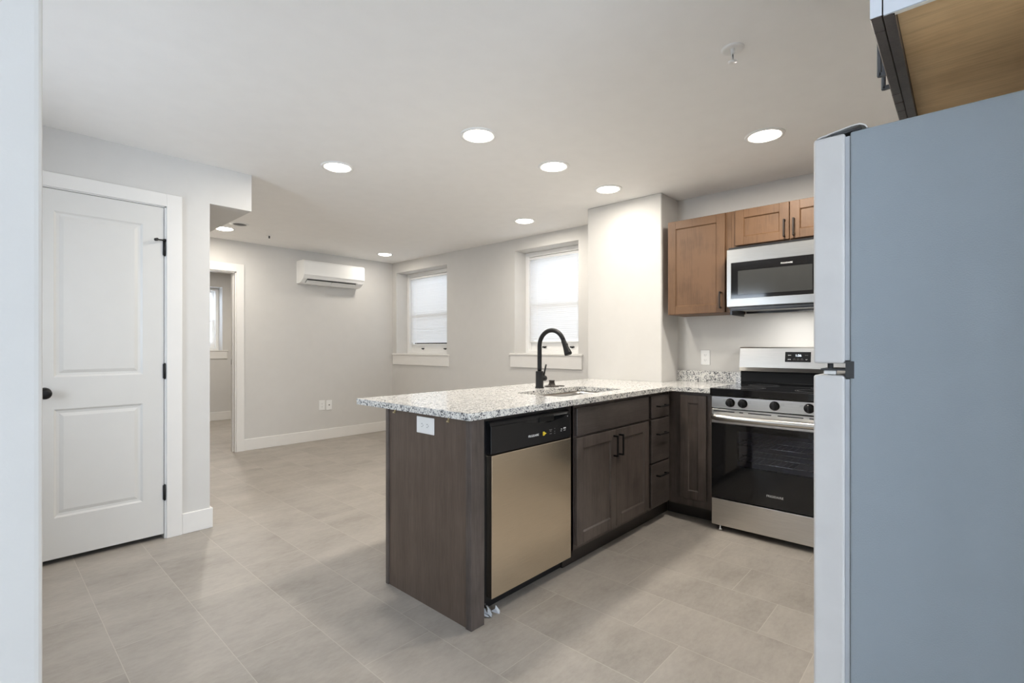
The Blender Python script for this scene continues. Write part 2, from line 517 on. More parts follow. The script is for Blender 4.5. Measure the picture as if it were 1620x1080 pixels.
bl = MB(); bl.box(-0.6, 0.92, AY + .06, AY + .12, 0, CEIL)
struct(bl.build('wall_bedroom_front', M['wall']))

# baseboards
def baseboard(name, x0, x1, y0, y1, h=0.131):
    mb = MB(); mb.box(x0, x1, y0, y1, 0, h, 0.003)
    return struct(mb.build(name, M['trim']))
baseboard('baseboard_back', 2.065, WX, AY - .015, AY)
baseboard('baseboard_right', WX - .015, WX, 2.41, AY - .015)
mb = MB(); mb.box(0.881, 1.055, DY - .015, DY, 0, .131, .003); mb.box(1.04, 1.055, DY - .001, AY, 0, .131, .003)
struct(mb.build('baseboard_closet', M['trim']))
baseboard('baseboard_bedroom', -0.6, WX, FY - .015, FY, 0.135)
baseboard('baseboard_entry', -2.0, 0.06, 1.285, 1.30)

# closet door (door_1) and its casing
tr = MB()
tr.box(0.799, 0.881, DY - .018, DY, 0, 2.137, .002)
tr.box(0.092, 0.174, DY - .018, DY, 0, 2.137, .002)
tr.box(0.172, 0.801, DY - .0175, DY, 2.058, 2.1366, .002)
tr.box(0.789, 0.803, DY - .004, DY + .12, 0, 2.062); tr.box(0.170, 0.184, DY - .004, DY + .12, 0, 2.062)
tr.box(0.170, 0.803, DY - .004, DY + .12, 2.0525, 2.062)
struct(tr.build('trim_1', M['trim']))
def molded_door(x0, x1, z0, z1, yf, th, panels):
    mb = MB()
    bm = mb.bm
    xs = sorted({x0, x1, *[p[0] for p in panels], *[p[1] for p in panels]})
    zs = sorted({z0, z1, *[p[2] for p in panels], *[p[3] for p in panels]})
    for i in range(len(xs) - 1):
        for j in range(len(zs) - 1):
            if any(abs(p[0] - xs[i]) < 1e-6 and p[2] - 1e-6 <= zs[j] and zs[j + 1] <= p[3] + 1e-6 for p in panels): continue
            mb.quad((xs[i], yf, zs[j]), (xs[i + 1], yf, zs[j]), (xs[i + 1], yf, zs[j + 1]), (xs[i], yf, zs[j + 1]))
    for (a, b, c, d) in panels:
        prof = [(0.0, 0.0), (0.010, 0.0065), (0.022, 0.0075), (0.040, 0.0025)]
        rings = [[(a + o, yf + h, c + o), (b - o, yf + h, c + o), (b - o, yf + h, d - o), (a + o, yf + h, d - o)] for o, h in prof]
        for r0, r1 in zip(rings, rings[1:]):
            for k in range(4):
                mb.quad(r0[k], r0[(k + 1) % 4], r1[(k + 1) % 4], r1[k])
        mb.quad(*rings[-1])
    y2 = yf + th
    mb.quad((x0, y2, z0), (x1, y2, z0), (x1, y2, z1), (x0, y2, z1))
    mb.quad((x0, yf, z0), (x0, y2, z0), (x0, y2, z1), (x0, yf, z1)); mb.quad((x1, yf, z0), (x1, y2, z0), (x1, y2, z1), (x1, yf, z1))
    mb.quad((x0, yf, z0), (x1, yf, z0), (x1, y2, z0), (x0, y2, z0)); mb.quad((x0, yf, z1), (x1, yf, z1), (x1, y2, z1), (x0, y2, z1))
    bmesh.ops.remove_doubles(bm, verts=bm.verts[:], dist=1e-5)
    return mb
d1 = struct(molded_door(0.187, 0.786, 0.030, 2.0495, DY - .002, 0.035, [(0.285, 0.680, 1.022, 1.932), (0.285, 0.680, 0.252, 0.846)]).build('door_1', M['door']))
mb = MB(); mb.lathe((0.247, DY - .002, 0.937), (0, -1, 0), [(0, 0), (.031, 0), (.031, .006), (.013, .010), (.012, .028), (.024, .034), (.029, .046), (.027, .058), (.016, .064), (0, .065)], 24)
o = mb.build('door_knob', M['black'], d1); o['label'] = 'round black door knob'
for z in (1.800, 1.038, 0.286):
    mb = MB(); mb.cyl((0.790, DY - .007, z - .046), (0.790, DY - .007, z + .046), .0065, n=12)
    mb.cyl((0.790, DY - .007, z - .050), (0.790, DY - .007, z + .050), .004, n=10)
    mb.box(0.781, 0.797, DY - .004, DY - .001, z - .045, z + .045)
    o = mb.build('hinge', M['black'], d1); o['label'] = 'black door hinge'
mb = MB(); mb.tube([(0.790, DY - .008, 1.848), (0.775, DY - .022, 1.846), (0.742, DY - .035, 1.843)], .0045, 10)
mb.cyl((0.746, DY - .042, 1.843), (0.738, DY - .026, 1.843), .009, n=12)
mb.cyl((0.790, DY - .007, 1.842), (0.790, DY - .007, 1.856), .008, n=12)
o = mb.build('door_stop', M['black'], d1); o['label'] = 'black hinge pin door stop'

# doorway casing in the far wall, with the strike plate in its jamb
tr = MB()
tr.box(1.984, 2.066, AY - .018, AY, 0, 2.122, .002)
tr.box(1.084, 1.166, AY - .018, AY, 0, 2.122, .002)
tr.box(1.165, 1.985, AY - .0175, AY, 2.032, 2.1216, .002)
tr.box(1.972, 1.990, AY - .003, AY + .122, 0, 2.038); tr.box(1.16, 1.178, AY - .003, AY + .122, 0, 2.038)
tr.box(1.16, 1.990, AY - .003, AY + .122, 2.022, 2.038)
tr.box(1.964, 1.973, AY + .045, AY + .082, 0, 2.024)
tr.box(1.984, 2.066, AY + .12, AY + .138, 0, 2.122)
t2 = struct(tr.build('trim_2', M['trim']))
mb = MB(); mb.box(1.9705, 1.9725, AY + .088, AY + .114, 0.985, 1.045)
mb.build('strike_plate', M['dark_grey'], t2)

# windows
def window_unit(name, axis, plane, depth, op, rear=False):
    """sash window set at `plane` (room-side face), opening op = (u0, u1, z0, z1)"""
    u0, u1, z0, z1 = op
    ax = axis
    g = lambda mb, a, b, c, d, e, f, bv=0: fbox(mb, ax, plane, a, b, c, d, e, f, bv)
    root = MB()
    g(root, u0, u0 + .045, z0, z1, 0, .09, .003); g(root, u1 - .045, u1, z0, z1, 0, .09, .003)
    g(root, u0 + .002, u1 - .002, z1 - .05, z1, .0006, .09, .003); g(root, u0 + .002, u1 - .002, z0, z0 + .035, .0006, .09, .003)
    w = struct(root.build(name, M['vinyl']))
    zm = (z0 + z1) / 2 - 0.03
    for nm, a, b, dd in (('upper_sash', zm - .02, z1 - .05, .082), ('lower_sash', z0 + .035, zm + .02, .050)):
        mb = MB()
        g(mb, u0 + .045, u0 + .085, a, b, dd, dd + .03, .002); g(mb, u1 - .085, u1 - .045, a, b, dd, dd + .03, .002)
        g(mb, u0 + .08, u1 - .08, b - .04, b, dd + .0006, dd + .0295, .002); g(mb, u0 + .08, u1 - .08, a, a + (.10 if nm == 'lower_sash' else .045), dd + .0006, dd + .0295, .002)
        s_ = mb.build(nm, M['vinyl'], w)
        mb = MB(); g(mb, u0 + .083, u1 - .083, a + (.098 if nm == 'lower_sash' else .043), b - .038, dd + .013, dd + .017)
        mb.build('pane', M['glass'], s_)
        if nm == 'lower_sash':
            for uc in (u0 + (u1 - u0) * .28, u0 + (u1 - u0) * .72):
                mb = MB(); g(mb, uc - .028, uc + .028, z0 + .066, z0 + .080, dd - .012, dd, .002)
                g(mb, uc - .010, uc + .010, z0 + .060, z0 + .070, dd - .006, dd)
                o = mb.build('sash_lift', M['black'], s_)
                o['label'] = 'black sash lift'
    return w
PL = WX + .185
window_unit('window_1', 'x-', PL, .09, W1)
window_unit('window_2', 'x-', PL, .09, W2)
window_unit('window_3', 'y-', FY + .185, .09, W4)
w = MB()
for (a, b) in ((-1.5, -1.44), (.54, .6), (-.49, -.41)): w.box(a, b, -2.70, -2.63, .4, 2.3, .003)
w.box(-1.5, .6, -2.70, -2.63, .4, .46, .003); w.box(-1.5, .6, -2.70, -2.63, 2.24, 2.3, .003)
w = struct(w.build('window_4', M['vinyl']))
for (a, b) in ((-1.44, -.49), (-.41, .54)):
    mb = MB(); mb.box(a, b, -2.668, -2.664, .46, 2.24); mb.build('pane', M['glass'], w)

w = MB()
for (a, b) in ((2.15, 2.21), (2.84, 2.90)): w.box(-1.09, -1.03, a, b, .85, 2.05, .003)
w.box(-1.09, -1.03, 2.15, 2.90, .85, .91, .003); w.box(-1.09, -1.03, 2.15, 2.90, 1.99, 2.05, .003)
w = struct(w.build('added_hall_window', M['vinyl']))  # added window in the unseen hall, lifts the ceiling and door wall
mb = MB(); mb.box(-1.062, -1.058, 2.21, 2.84, .91, 1.99); mb.build('pane', M['glass'], w)

# sills and aprons
def sill(name, axis, u0, u1, ztop, op, deep):
    mb = MB()
    if axis == 'x':
        mb.box(WX - .001, WX + deep, op[0] + .0005, op[1] - .0005, ztop - .022, ztop, .002)
        mb.box(WX - .022, WX - .0005, u0, u1, ztop - .022, ztop, .004)
        mb.box(WX - .014, WX - .0005, u0 + .012, u1 - .012, ztop - .155, ztop - .022, .002)
    else:
        mb.box(op[0] + .0005, op[1] - .0005, FY - .001, FY + deep, ztop - .022, ztop, .002)
        mb.box(u0, u1, FY - .022, FY - .0005, ztop - .022, ztop, .004)
        mb.box(u0 + .012, u1 - .012, FY - .014, FY - .0005, ztop - .14, ztop - .022, .002)
    return struct(mb.build(name, M['trim']))
sill('trim_3', 'x', 4.790, 6.045, W1[2] + .004, W1, .1845)
sill('trim_4', 'x', 2.768, 3.752, W2[2] + .004, W2, .1845)
sill('trim_5', 'y', 1.67, 2.782, W4[2] + .004, W4, .1845)

# blinds
def blind(label, axis, plane, u0, u1, ztop, zbot, seed, shut=1.0):
    rnd = random.Random(seed)
    loc = {'x-': (plane, (u0 + u1) / 2, zbot), 'y-': ((u0 + u1) / 2, plane, zbot)}[axis]
    t = thing('window_blind', label, 'blind', loc, 'white mini blinds')
    mb = MB(); fbox(mb, axis, plane, u0 - .004, u1 + .004, ztop - .028, ztop, -.014, .014, .002)
    mb.build('head_rail', M['white_plastic'], t)
    mb = MB(); fbox(mb, axis, plane, u0, u1, zbot, zbot + .014, -.012, .012, .003)
    mb.build('bottom_rail', M['white_plastic'], t)
    mb = MB()
    z = ztop - .045; ang = R(79)
    while z > zbot + .022:
        a = ang + rnd.uniform(-.03, .03)
        if z > ztop - .13: a -= rnd.uniform(0.0, 0.22)
        c, s_ = math.cos(a) * .0136, math.sin(a) * .0136
        for (ua, ub) in ((u0, u1),):
            dz = rnd.uniform(-.0008, .0008)
            pts = [(c * f_ - cr * .0026 * math.sin(a), s_ * f_ + cr * .0026 * math.cos(a)) for f_, cr in ((-1, 0), (-.5, .75), (0, 1), (.5, .75), (1, 0))]
            for p, q in zip(pts, pts[1:]):
                P = lambda u, e: (plane + e[0], u, z + dz + e[1]) if axis == 'x-' else (u, plane + e[0], z + dz + e[1])
                mb.quad(P(ua, p), P(ub, p), P(ub, q), P(ua, q))
        z -= .0205
    mb.build('slats', M['blind'], t)
    for f in (.14, .86):
        mb = MB(); uc = u0 + (u1 - u0) * f
        fbox(mb, axis, plane, uc - .0015, uc + .0015, zbot, ztop - .02, -.0145, -.013)
        mb.build('ladder_cord', M['white_plastic'], t)
    return t
blind('closed white mini blind in the window nearest the air conditioner', 'x-', WX + .216, W1[0] + .050, W1[1] - .052, W1[3] - .054, W1[2] + .125, 1)
blind('closed white mini blind in the window seen behind the black kitchen faucet', 'x-', WX + .216, W2[0] + .050, W2[1] - .052, W2[3] - .054, W2[2] + .125, 2)
blind('closed white mini blind seen through the doorway in the room beyond', 'y-', FY + .216, W4[0] + .050, W4[1] - .11, W4[3] - .054, W4[2] + .03, 3)

# unseen ground outside, and an added wall that shades the sky behind the blinds
mb = MB(); mb.box(5.55, 5.75, -2.5, 10.6, .2, 3.6);
struct(mb.build('added_shade_wall', M['concrete']))
mb = MB(); mb.box(WX + WT, 5.55, -2.5, 10.4, .1, .3); mb.box(-2.0, WX + WT, FY + .33, 10.4, .1, .3)
struct(mb.build('ground_outside', M['concrete']))

# ------------------------------------------------------------------ ceiling fittings
LIGHTS = [
    (1.920, 2.023, 'lit recessed ceiling light over the countertop end nearest the doors'),
    (2.587, 2.004, 'lit recessed ceiling light over the kitchen faucet, middle of the countertop row'),
    (3.240, 1.990, 'lit recessed ceiling light beside the bright pier at the end of the countertop'),
    (3.015, 0.832, 'lit recessed ceiling light over the kitchen floor in front of the range and microwave'),
    (1.624, 3.068, 'lit recessed ceiling light over open floor between closet door and countertop'),
    (3.519, 3.073, 'lit recessed ceiling light in front of the window behind the faucet'),
    (3.574, 5.518, 'lit recessed ceiling light in the far corner, between air conditioner and window'),
    (1.689, 5.505, 'lit recessed ceiling light by the soffit outside the open doorway'),
    (2.300, 7.550, 'added unseen ceiling light to brighten the room beyond the open doorway'),  # added lamp, out of sight, fills the far room
]
first = None
for (x, y, lab) in LIGHTS:
    if first is None:
        first = thing('recessed_light', lab, 'ceiling light', (x, y, CEIL), 'recessed ceiling lights')
        mb = MB(); mb.lathe((x, y, CEIL), (0, 0, -1), [(.104, 0), (.103, .004), (.096, .007), (.086, .007), (.079, .002), (.079, -.001)], 40)
        mb.build('trim_ring', M['white_plastic'], first)
        mb = MB(); mb.lathe((x, y, CEIL), (0, 0, -1), [(.079, .001), (.074, .008), (.06, .013), (.03, .0165), (0, .0175)], 40)
        mb.build('lens', M['lens'], first)
        l = bpy.data.lights.new('recessed_lamp', 'AREA'); l.shape = 'DISK'; l.size = .15
        l.energy = LAMP_W; l.color = LAMP_COL
        lo = bpy.data.objects.new('lamp_light', l); COL.objects.link(lo)
        lo.parent = first; lo.location = (0, 0, -.019)
    else:
        c = first.copy(); COL.objects.link(c); c.location = (x, y, CEIL); c['label'] = lab
        for ch in list(first.children):
            k = ch.copy(); COL.objects.link(k); k.parent = c
            if ('pier' in lab or 'far corner' in lab) and k.type == 'LIGHT':       # turned down so the wall beside it does not clip
                k.data = ch.data.copy(); k.data.energy = LAMP_W * .40
            if 'room beyond' in lab and k.type == 'LIGHT':
                k.data = ch.data.copy(); k.data.energy = LAMP_W * 2.6
            if 'range and microwave' in lab and k.type == 'LIGHT':
                k.data = ch.data.copy(); k.data.energy = LAMP_W * 1.8
t = thing('fire_sprinkler', 'white pendant fire sprinkler hanging from the ceiling near the refrigerator', 'sprinkler', (2.051, .685, CEIL))
mb = MB(); mb.lathe((2.051, .685, CEIL), (0, 0, -1), [(.043, 0), (.042, .004), (.034, .006), (.022, .002), (.014, .002), (0, .002)], 28); mb.build('escutcheon', M['white_plastic'], t)
mb = MB(); mb.cyl((2.051, .685, CEIL - .001), (2.051, .685, CEIL - .022), .008, n=12)
for s_ in (-1, 1): mb.tube([(2.051 + s_ * .007, .685, CEIL - .018), (2.051 + s_ * .011, .685, CEIL - .034), (2.051, .685, CEIL - .050)], .0025, 8)
mb.build('frame_arm', M['white_plastic'], t)
mb = MB(); mb.cyl((2.051, .685, CEIL - .020), (2.051, .685, CEIL - .046), .0025, n=8); mb.build('glass_bulb', M['dark_grey'], t)
mb = MB(); mb.lathe((2.051, .685, CEIL - .050), (0, 0, -1), [(0, 0), (.006, 0), (.017, .002), (.017, .0035), (0, .004)], 20); mb.build('deflector', M['white_plastic'], t)

t = thing('ceiling_vent', 'small round ceiling vent with dark opening beside the light outside the doorway', 'vent', (1.735, 5.20, CEIL))
mb = MB(); mb.lathe((1.735, 5.20, CEIL), (0, 0, -1), [(.085, 0), (.083, .005), (.064, .007), (.060, .003)], 28); mb.build('vent_ring', M['white_plastic'], t)
mb = MB(); mb.lathe((1.735, 5.20, CEIL), (0, 0, -1), [(.060, .0015), (.03, .002), (0, .002)], 28); mb.build('vent_opening', M['dark_grey'], t)
t = thing('fire_sprinkler', 'tiny far fire sprinkler in the ceiling above the open doorway', 'sprinkler', (2.131, 5.506, CEIL))
mb = MB(); mb.lathe((2.131, 5.506, CEIL), (0, 0, -1), [(.030, 0), (.028, .004), (0, .005)], 20); mb.build('escutcheon', M['white_plastic'], t)
mb = MB(); mb.cyl((2.131, 5.506, CEIL - .004), (2.131, 5.506, CEIL - .03), .008, n=10); mb.build('sprinkler_head', M['dark_grey'], t)

# ------------------------------------------------------------------ air conditioner on the far wall
t = thing('air_conditioner', 'white wall-mounted split air conditioner on the far wall', 'air conditioner', (3.075, AY - .10, 1.965))
X0, X1 = 2.668, 3.478
yw = AY - .001
prof = [(yw, 2.242), (yw - .165, 2.242), (yw - .196, 2.232), (yw - .205, 2.21), (yw - .205, 2.062), (yw - .196, 2.044),
        (yw - .180, 2.018), (yw - .105, 1.975), (yw - .06, 1.966), (yw, 1.966)]
mb = MB(); mb.prism(prof, 'x', X0, X1); b = mb.build('housing', M['ac_white'], t)
mb = MB(); mb.prism([(yw - .1655, 2.2425), (yw - .198, 2.2335), (yw - .2115, 2.212), (yw - .2115, 2.063), (yw - .208, 2.056), (yw - .203, 2.062), (yw - .203, 2.21)], 'x', X0 + .004, X1 - .002)
mb.build('front_panel', M['ac_white'], t)
mb = MB(); mb.prism([(yw - .1785, 2.0165), (yw - .1105, 1.977), (yw - .1125, 1.9735), (yw - .1815, 2.0135)], 'x', X0 + .055, X1 - .105)
mb.build('air_outlet', M['dark_grey'], t)
for (a, b_) in ((X0 + .058, (X0 + X1) / 2 - .03), ((X0 + X1) / 2 - .024, X1 - .108)):
    mb = MB(); mb.prism([(yw - .166, 1.998), (yw - .112, 1.964), (yw - .106, 1.968), (yw - .160, 2.002)], 'x', a, b_)
    mb.prism([(yw - .148, 1.978), (yw - .118, 1.957), (yw - .114, 1.960), (yw - .144, 1.981)], 'x', a, b_)
    mb.build('louver', M['white_plastic'], t)
mb = MB(); mb.prism([(yw - .181, 2.0168), (yw - .125, 1.9845), (yw - .127, 1.981), (yw - .183, 2.0135)], 'x', X1 - .095, X1 - .025)
mb.build('indicator_panel', M['print_white'], t)

# ------------------------------------------------------------------ outlets
def outlet(label, axis, front, u, z, w, h, kind, turned=False):
    loc = {'x-': (front, u, z - h / 2), 'y-': (u, front, z - h / 2)}[axis]
    t = thing('electrical_outlet' if kind == 'outlet' else 'cable_plate', label, 'outlet' if kind == 'outlet' else 'wall plate', loc)
    th = .006
    mb = MB(); fbox(mb, axis, front, u - w / 2, u + w / 2, z - h / 2, z + h / 2, -th, -.0003, .002)
    mb.build('cover_plate', M['white_plastic'], t)
    if kind == 'outlet':
        for s_ in (-1, 1):
            mb = MB()
            cu, cz = (u + s_ * .0195, z) if turned else (u, z + s_ * .0195)
            pts = []
            hw, hh = (.0135, .0165) if turned else (.0165, .0135)
            fbox(mb, axis, front, cu - hw, cu + hw, cz - hh, cz + hh, -th - .0015, -th + .0002, .004)
            r = mb.build('receptacle', M['white_plastic'], t)
            mb = MB()
            for q in (-1, 1):
                if turned: fbox(mb, axis, front, cu - .003, cu + .005, cz + q * .0065 - .0013, cz + q * .0065 + .0013, -th - .0019, -th - .0012)
                else: fbox(mb, axis, front, cu + q * .0065 - .0013, cu + q * .0065 + .0013, cz - .003, cz + .005, -th - .0019, -th - .0012)
            if turned: fbox(mb, axis, front, cu - .010, cu - .006, cz - .002, cz + .002, -th - .0019, -th - .0012)
            else: fbox(mb, axis, front, cu - .002, cu + .002, cz - .010, cz - .006, -th - .0019, -th - .0012)
            mb.build('slots', M['print_grey'], r)
    else:
        mb = MB()
        c = {'x-': (front - th, u, z), 'y-': (u, front - th, z)}[axis]
        d = {'x-': (-1, 0, 0), 'y-': (0, -1, 0)}[axis]
        mb.lathe(c, d, [(.008, -.0005), (.008, .003), (.005, .003), (.005, .009), (0, .009)], 14)
        mb.build('coaxial_jack', M['bronze'], t)
    return t
outlet('white duplex outlet on the far wall under the air conditioner', 'y-', AY, 2.993, .440, .080, .126, 'outlet')
outlet('white cable plate with one small jack beside the far wall outlet', 'y-', AY, 3.089, .435, .078, .124, 'plate')
outlet('white duplex outlet on the wall beside the range, above the backsplash', 'x-', RX, 1.504, 1.104, .072, .116, 'outlet')
outlet('white sideways outlet on the dark cabinet end panel under the counter overhang', 'x-', 1.402, 1.828, .827, .128, .076, 'outlet', True)

# ------------------------------------------------------------------ countertop, backsplash, sink, faucet
CT0, CT1 = .884, .914
bm = bmesh.new()
CUT = (2.165, 2.840, 1.626, 1.975)
def rounded(x0, x1, y0, y1, r, n=5):
    out = []
    for cx, cy, a in ((x1 - r, y1 - r, 0), (x0 + r, y1 - r, 90), (x0 + r, y0 + r, 180), (x1 - r, y0 + r, 270)):
        for i in range(n + 1):
            t_ = R(a + 90 * i / n); out.append((cx + r * math.cos(t_), cy + r * math.sin(t_)))
    return out
outer = [(1.373, 1.495), (3.235, 1.495), (3.250, 1.480), (3.250, 1.228), (3.888, 1.228), (3.888, 1.728), (3.588, 1.728), (3.588, 2.385), (1.373, 2.385), (1.368, 2.380), (1.368, 1.500)]
inner = rounded(*CUT, .045)
def loop(pts, z):
    vs = [bm.verts.new((p[0], p[1], z)) for p in pts]
    return vs, [bm.edges.new((vs[i], vs[(i + 1) % len(vs)])) for i in range(len(vs))]
ov, oe = loop(outer, CT1); iv, ie = loop(inner, CT1)
bmesh.ops.triangle_fill(bm, edges=oe + ie, use_beauty=True)
r = bmesh.ops.extrude_face_region(bm, geom=bm.faces[:])
for v in [g for g in r['geom'] if isinstance(g, bmesh.types.BMVert)]: v.co.z = CT0
ct = MB(); ct.bm.free(); ct.bm = bm
tag(ct.build('countertop', M['granite']), 'speckled white granite countertop over the dark peninsula and corner cabinets', 'countertop')
mb = MB(); mb.box(RX - .021, RX - .001, 1.228, 1.728, CT1 + .0002, 1.000, .001)
tag(mb.build('backsplash', M['granite']), 'short speckled granite backsplash strip on the wall left of the range', 'backsplash')

t = thing('kitchen_sink', 'stainless steel undermount sink set into the granite countertop', 'sink', ((CUT[0] + CUT[1]) / 2, 1.80, .70))
def bowl(mb, x0, x1, y0, y1, ztop, zbot):
    prev = None
    for (ins, z) in ((-.012, ztop), (0.0, ztop), (.004, ztop - .02), (.012, zbot + .03), (.035, zbot + .004), (.07, zbot)):
        pts = rounded(x0 + ins, x1 - ins, y0 + ins, y1 - ins, .055)
        cur = [mb.bm.verts.new((p[0], p[1], z)) for p in pts]
        if prev: mb.bridge(prev, cur)
        prev = cur
    mb.bm.faces.new(prev)
    return mb
bowl(MB_ := MB(), CUT[0] - .004, CUT[1] + .004, CUT[2] - .004, CUT[3] + .004, CT0 - .001, .70)
MB_.build('bowl', M['sink'], t)
mb = MB(); mb.lathe((2.50, 1.82, .7005), (0, 0, 1), [(.045, 0), (.043, .004), (.034, .003), (.02, .001), (0, .001)], 24)
mb.build('drain', M['chrome'], t)

FXc, FYc = 2.542, 2.088
t = thing('kitchen_faucet', 'matte black gooseneck kitchen faucet with pull-down spray head', 'faucet', (FXc, FYc, CT1))
mb = MB(); mb.lathe((FXc, FYc, CT1), (0, 0, 1), [(.030, .0005), (.030, .006), (.0262, .010), (.0262, .108), (.024, .112), (.0165, .112)], 28)
mb.build('faucet_body', M['black'], t)
pts = [(FXc, FYc, CT1 + .105)]
rA = .102; zc = 1.192
for i in range(6): pts.append((FXc, FYc, CT1 + .105 + (zc - CT1 - .105) * (i + 1) / 6))
for i in range(1, 19):
    a = R(160 * i / 18)
    pts.append((FXc, FYc - rA + rA * math.cos(a), zc + rA * math.sin(a) * 1.02))
p_end = Vector(pts[-1]); p_prev = Vector(pts[-2]); dr = (p_end - p_prev).normalized()
mb = MB(); mb.tube(pts, .0145, 18); mb.build('gooseneck_spout', M['black'], t)
mb = MB(); mb.lathe(p_end - dr * .002, dr, [(.0145, -.001), (.0158, .004), (.0158, .020), (.019, .055), (.0245, .088), (.0245, .098), (.018, .101), (0, .099)], 24)
mb.lathe(p_end + dr * .03 + Vector((0, -.016, .004)), (0, -1, .3), [(.006, 0), (.006, .004), (0, .004)], 10)
mb.build('spray_head', M['black'], t)
mb = MB(); mb.cyl((FXc + .020, FYc, CT1 + .063), (FXc + .056, FYc, CT1 + .063), .0185, n=20)
mb.sphere((FXc + .056, FYc, CT1 + .063), .0185, (0.6, 1, 1))
mb.tube([(FXc + .044, FYc, CT1 + .075), (FXc + .047, FYc - .006, CT1 + .11), (FXc + .050, FYc - .016, CT1 + .156)], [.0062, .0055, .0058], 10)
mb.build('handle', M['black'], t)

t = thing('sink_stopper', 'small dark bronze flanged stopper left on the countertop right of the faucet', 'sink stopper', (2.690, 2.100, CT1))
mb = MB(); mb.lathe((2.690, 2.100, CT1), (0, 0, 1), [(0, .0005), (.052, .0005), (.052, .004), (.040, .007), (.026, .010), (.020, .024), (.018, .034), (.021, .040), (.021, .044), (0, .044)], 26)
mb.build('plug', M['bronze'], t)
mb = MB(); mb.lathe((2.765, 2.085, CT1), (0, 0, 1), [(0, .0005), (.032, .0005), (.031, .004), (0, .0055)], 22)
mb.build('flange', M['bronze'], t)

# ------------------------------------------------------------------ peninsula base units
t = thing('cabinet_end_panel', 'dark brown wood end panel closing off the peninsula beside the dishwasher', 'cabinet panel', (1.44, 1.83, 0))
mb = MB(); mb.box(1.402, 1.470, 1.522, 2.130, 0.0, CT0 - .0005); mb.build('panel', M['base_panel'], t)
mb = MB(); mb.box(1.395, 1.472, 1.514, 1.534, 0, CT0 - .0005, .0015); mb.box(1.395, 1.403, 1.533, 1.548, 0, CT0 - .0005, .0008); mb.build('front_stile', M['base_wood'], t)
mb = MB(); mb.box(1.395, 1.475, 2.124, 2.147, 0, CT0 - .0005, .0015); mb.build('back_stile', M['base_wood'], t)
mb = MB(); mb.box(1.476, 3.588, 2.128, 2.146, 0, CT0 - .0005); mb.build('back_panel', M['base_panel'], t)
for (y, z) in ((2.075, .872), (1.665, .869)):
    mb = MB(); mb.cyl((1.402, y, z - .006), (1.390, y, z - .006), .004, n=10); mb.box(1.398, 1.402, y - .003, y + .003, z - .012, z + .012)
    o = mb.build('bracket_screw', M['brass'], t); o['label'] = 'small brass screw'

# dishwasher
DX0, DX1, DF = 1.520, 2.125, 1.530
t = thing('dishwasher', 'stainless steel dishwasher with black control strip in the peninsula', 'dishwasher', ((DX0 + DX1) / 2, 1.83, 0))
mb = MB(); mb.box(DX0 - .036, DX1 - .001, 1.566, 2.11, .09, .868); mb.build('tub', M['black_plastic'], t)
mb = MB(); mb.box(DX0 + .012, DX1, DF, DF + .035, .078, .7085, .003, 2); mb.build('door', M['steel_dw'], t)
mb = MB(); mb.box(DX0 + .012, DX1, DF + .004, DF + .038, .712, .838, .003)
prof = [(DF + .004, .838), (DF + .004, .812), (DF + .010, .845), (DF + .022, .858), (DF + .038, .858), (DF + .038, .80)]
mb.prism([(DF + .0045, .83), (DF + .014, .851), (DF + .026, .858), (DF + .038, .858), (DF + .038, .83)], 'x', DX0 + .012, DX1)
cp = mb.build('control_panel', M['black_plastic'], t)
mb = MB(); mb.prism([(1.735, .838), (2.095, .838), (2.06, .826), (1.95, .812), (1.87, .812), (1.78, .824)], 'y', DF + .002, DF + .006); mb.build('handle_recess', M['black_gloss'], cp)
mb = MB(); mb.box(1.86, 1.975, DF - .004, DF + .006, .818, .846, .006, 2); mb.build('latch_grip', M['black'], cp)
lettering('brand_lettering', 'FRIGIDAIRE', .0155, (1.823, DF + .0035, .759), FACE_Y, M['print_white'], cp)
mb = MB(); mb.prism([(1.893, .750), (1.905, .750), (1.905, .753), (1.921, .759), (1.905, .766), (1.905, .769), (1.893, .769)], 'y', DF + .002, DF + .0042); mb.build('sticker', M['yellow'], cp)
mb = MB()
for k, (cx, cz, w_) in enumerate(((1.955, .772, .022), (1.955, .765, .014), (1.955, .752, .016), (1.988, .774, .006), (1.988, .760, .006), (1.988, .750, .008))):
    mb.box(cx - w_ / 2, cx + w_ / 2, DF + .0025, DF + .0042, cz - .0012, cz + .0012)
mb.build('button_marks', M['print_grey'], cp)
mb = MB(); mb.box(2.038, 2.046, DF + .0025, DF + .0042, .754, .757); mb.box(2.040, 2.050, DF + .0025, DF + .0042, .763, .766); mb.box(2.062, 2.082, DF + .0025, DF + .0042, .764, .770); mb.box(2.064, 2.080, DF + .0025, DF + .0042, .755, .757)
mb.build('indicator_print', M['print_white'], cp)
mb = MB(); mb.lathe((2.098, DF + .004, .826), (0, -1, 0), [(.003, 0), (.003, .0006), (0, .0006)], 10)
mb.build('indicator_light', M['print_white'], cp)
mb = MB(); mb.box(DX0 - .034, DX1, 1.600, 1.612, .004, .085); mb.build('toe_kick', M['black_plastic'], t)
mb = MB(); mb.box(1.474, 1.519, 1.5705, 1.600, .02, .868); mb.build('filler_strip', M['black_plastic'], t)

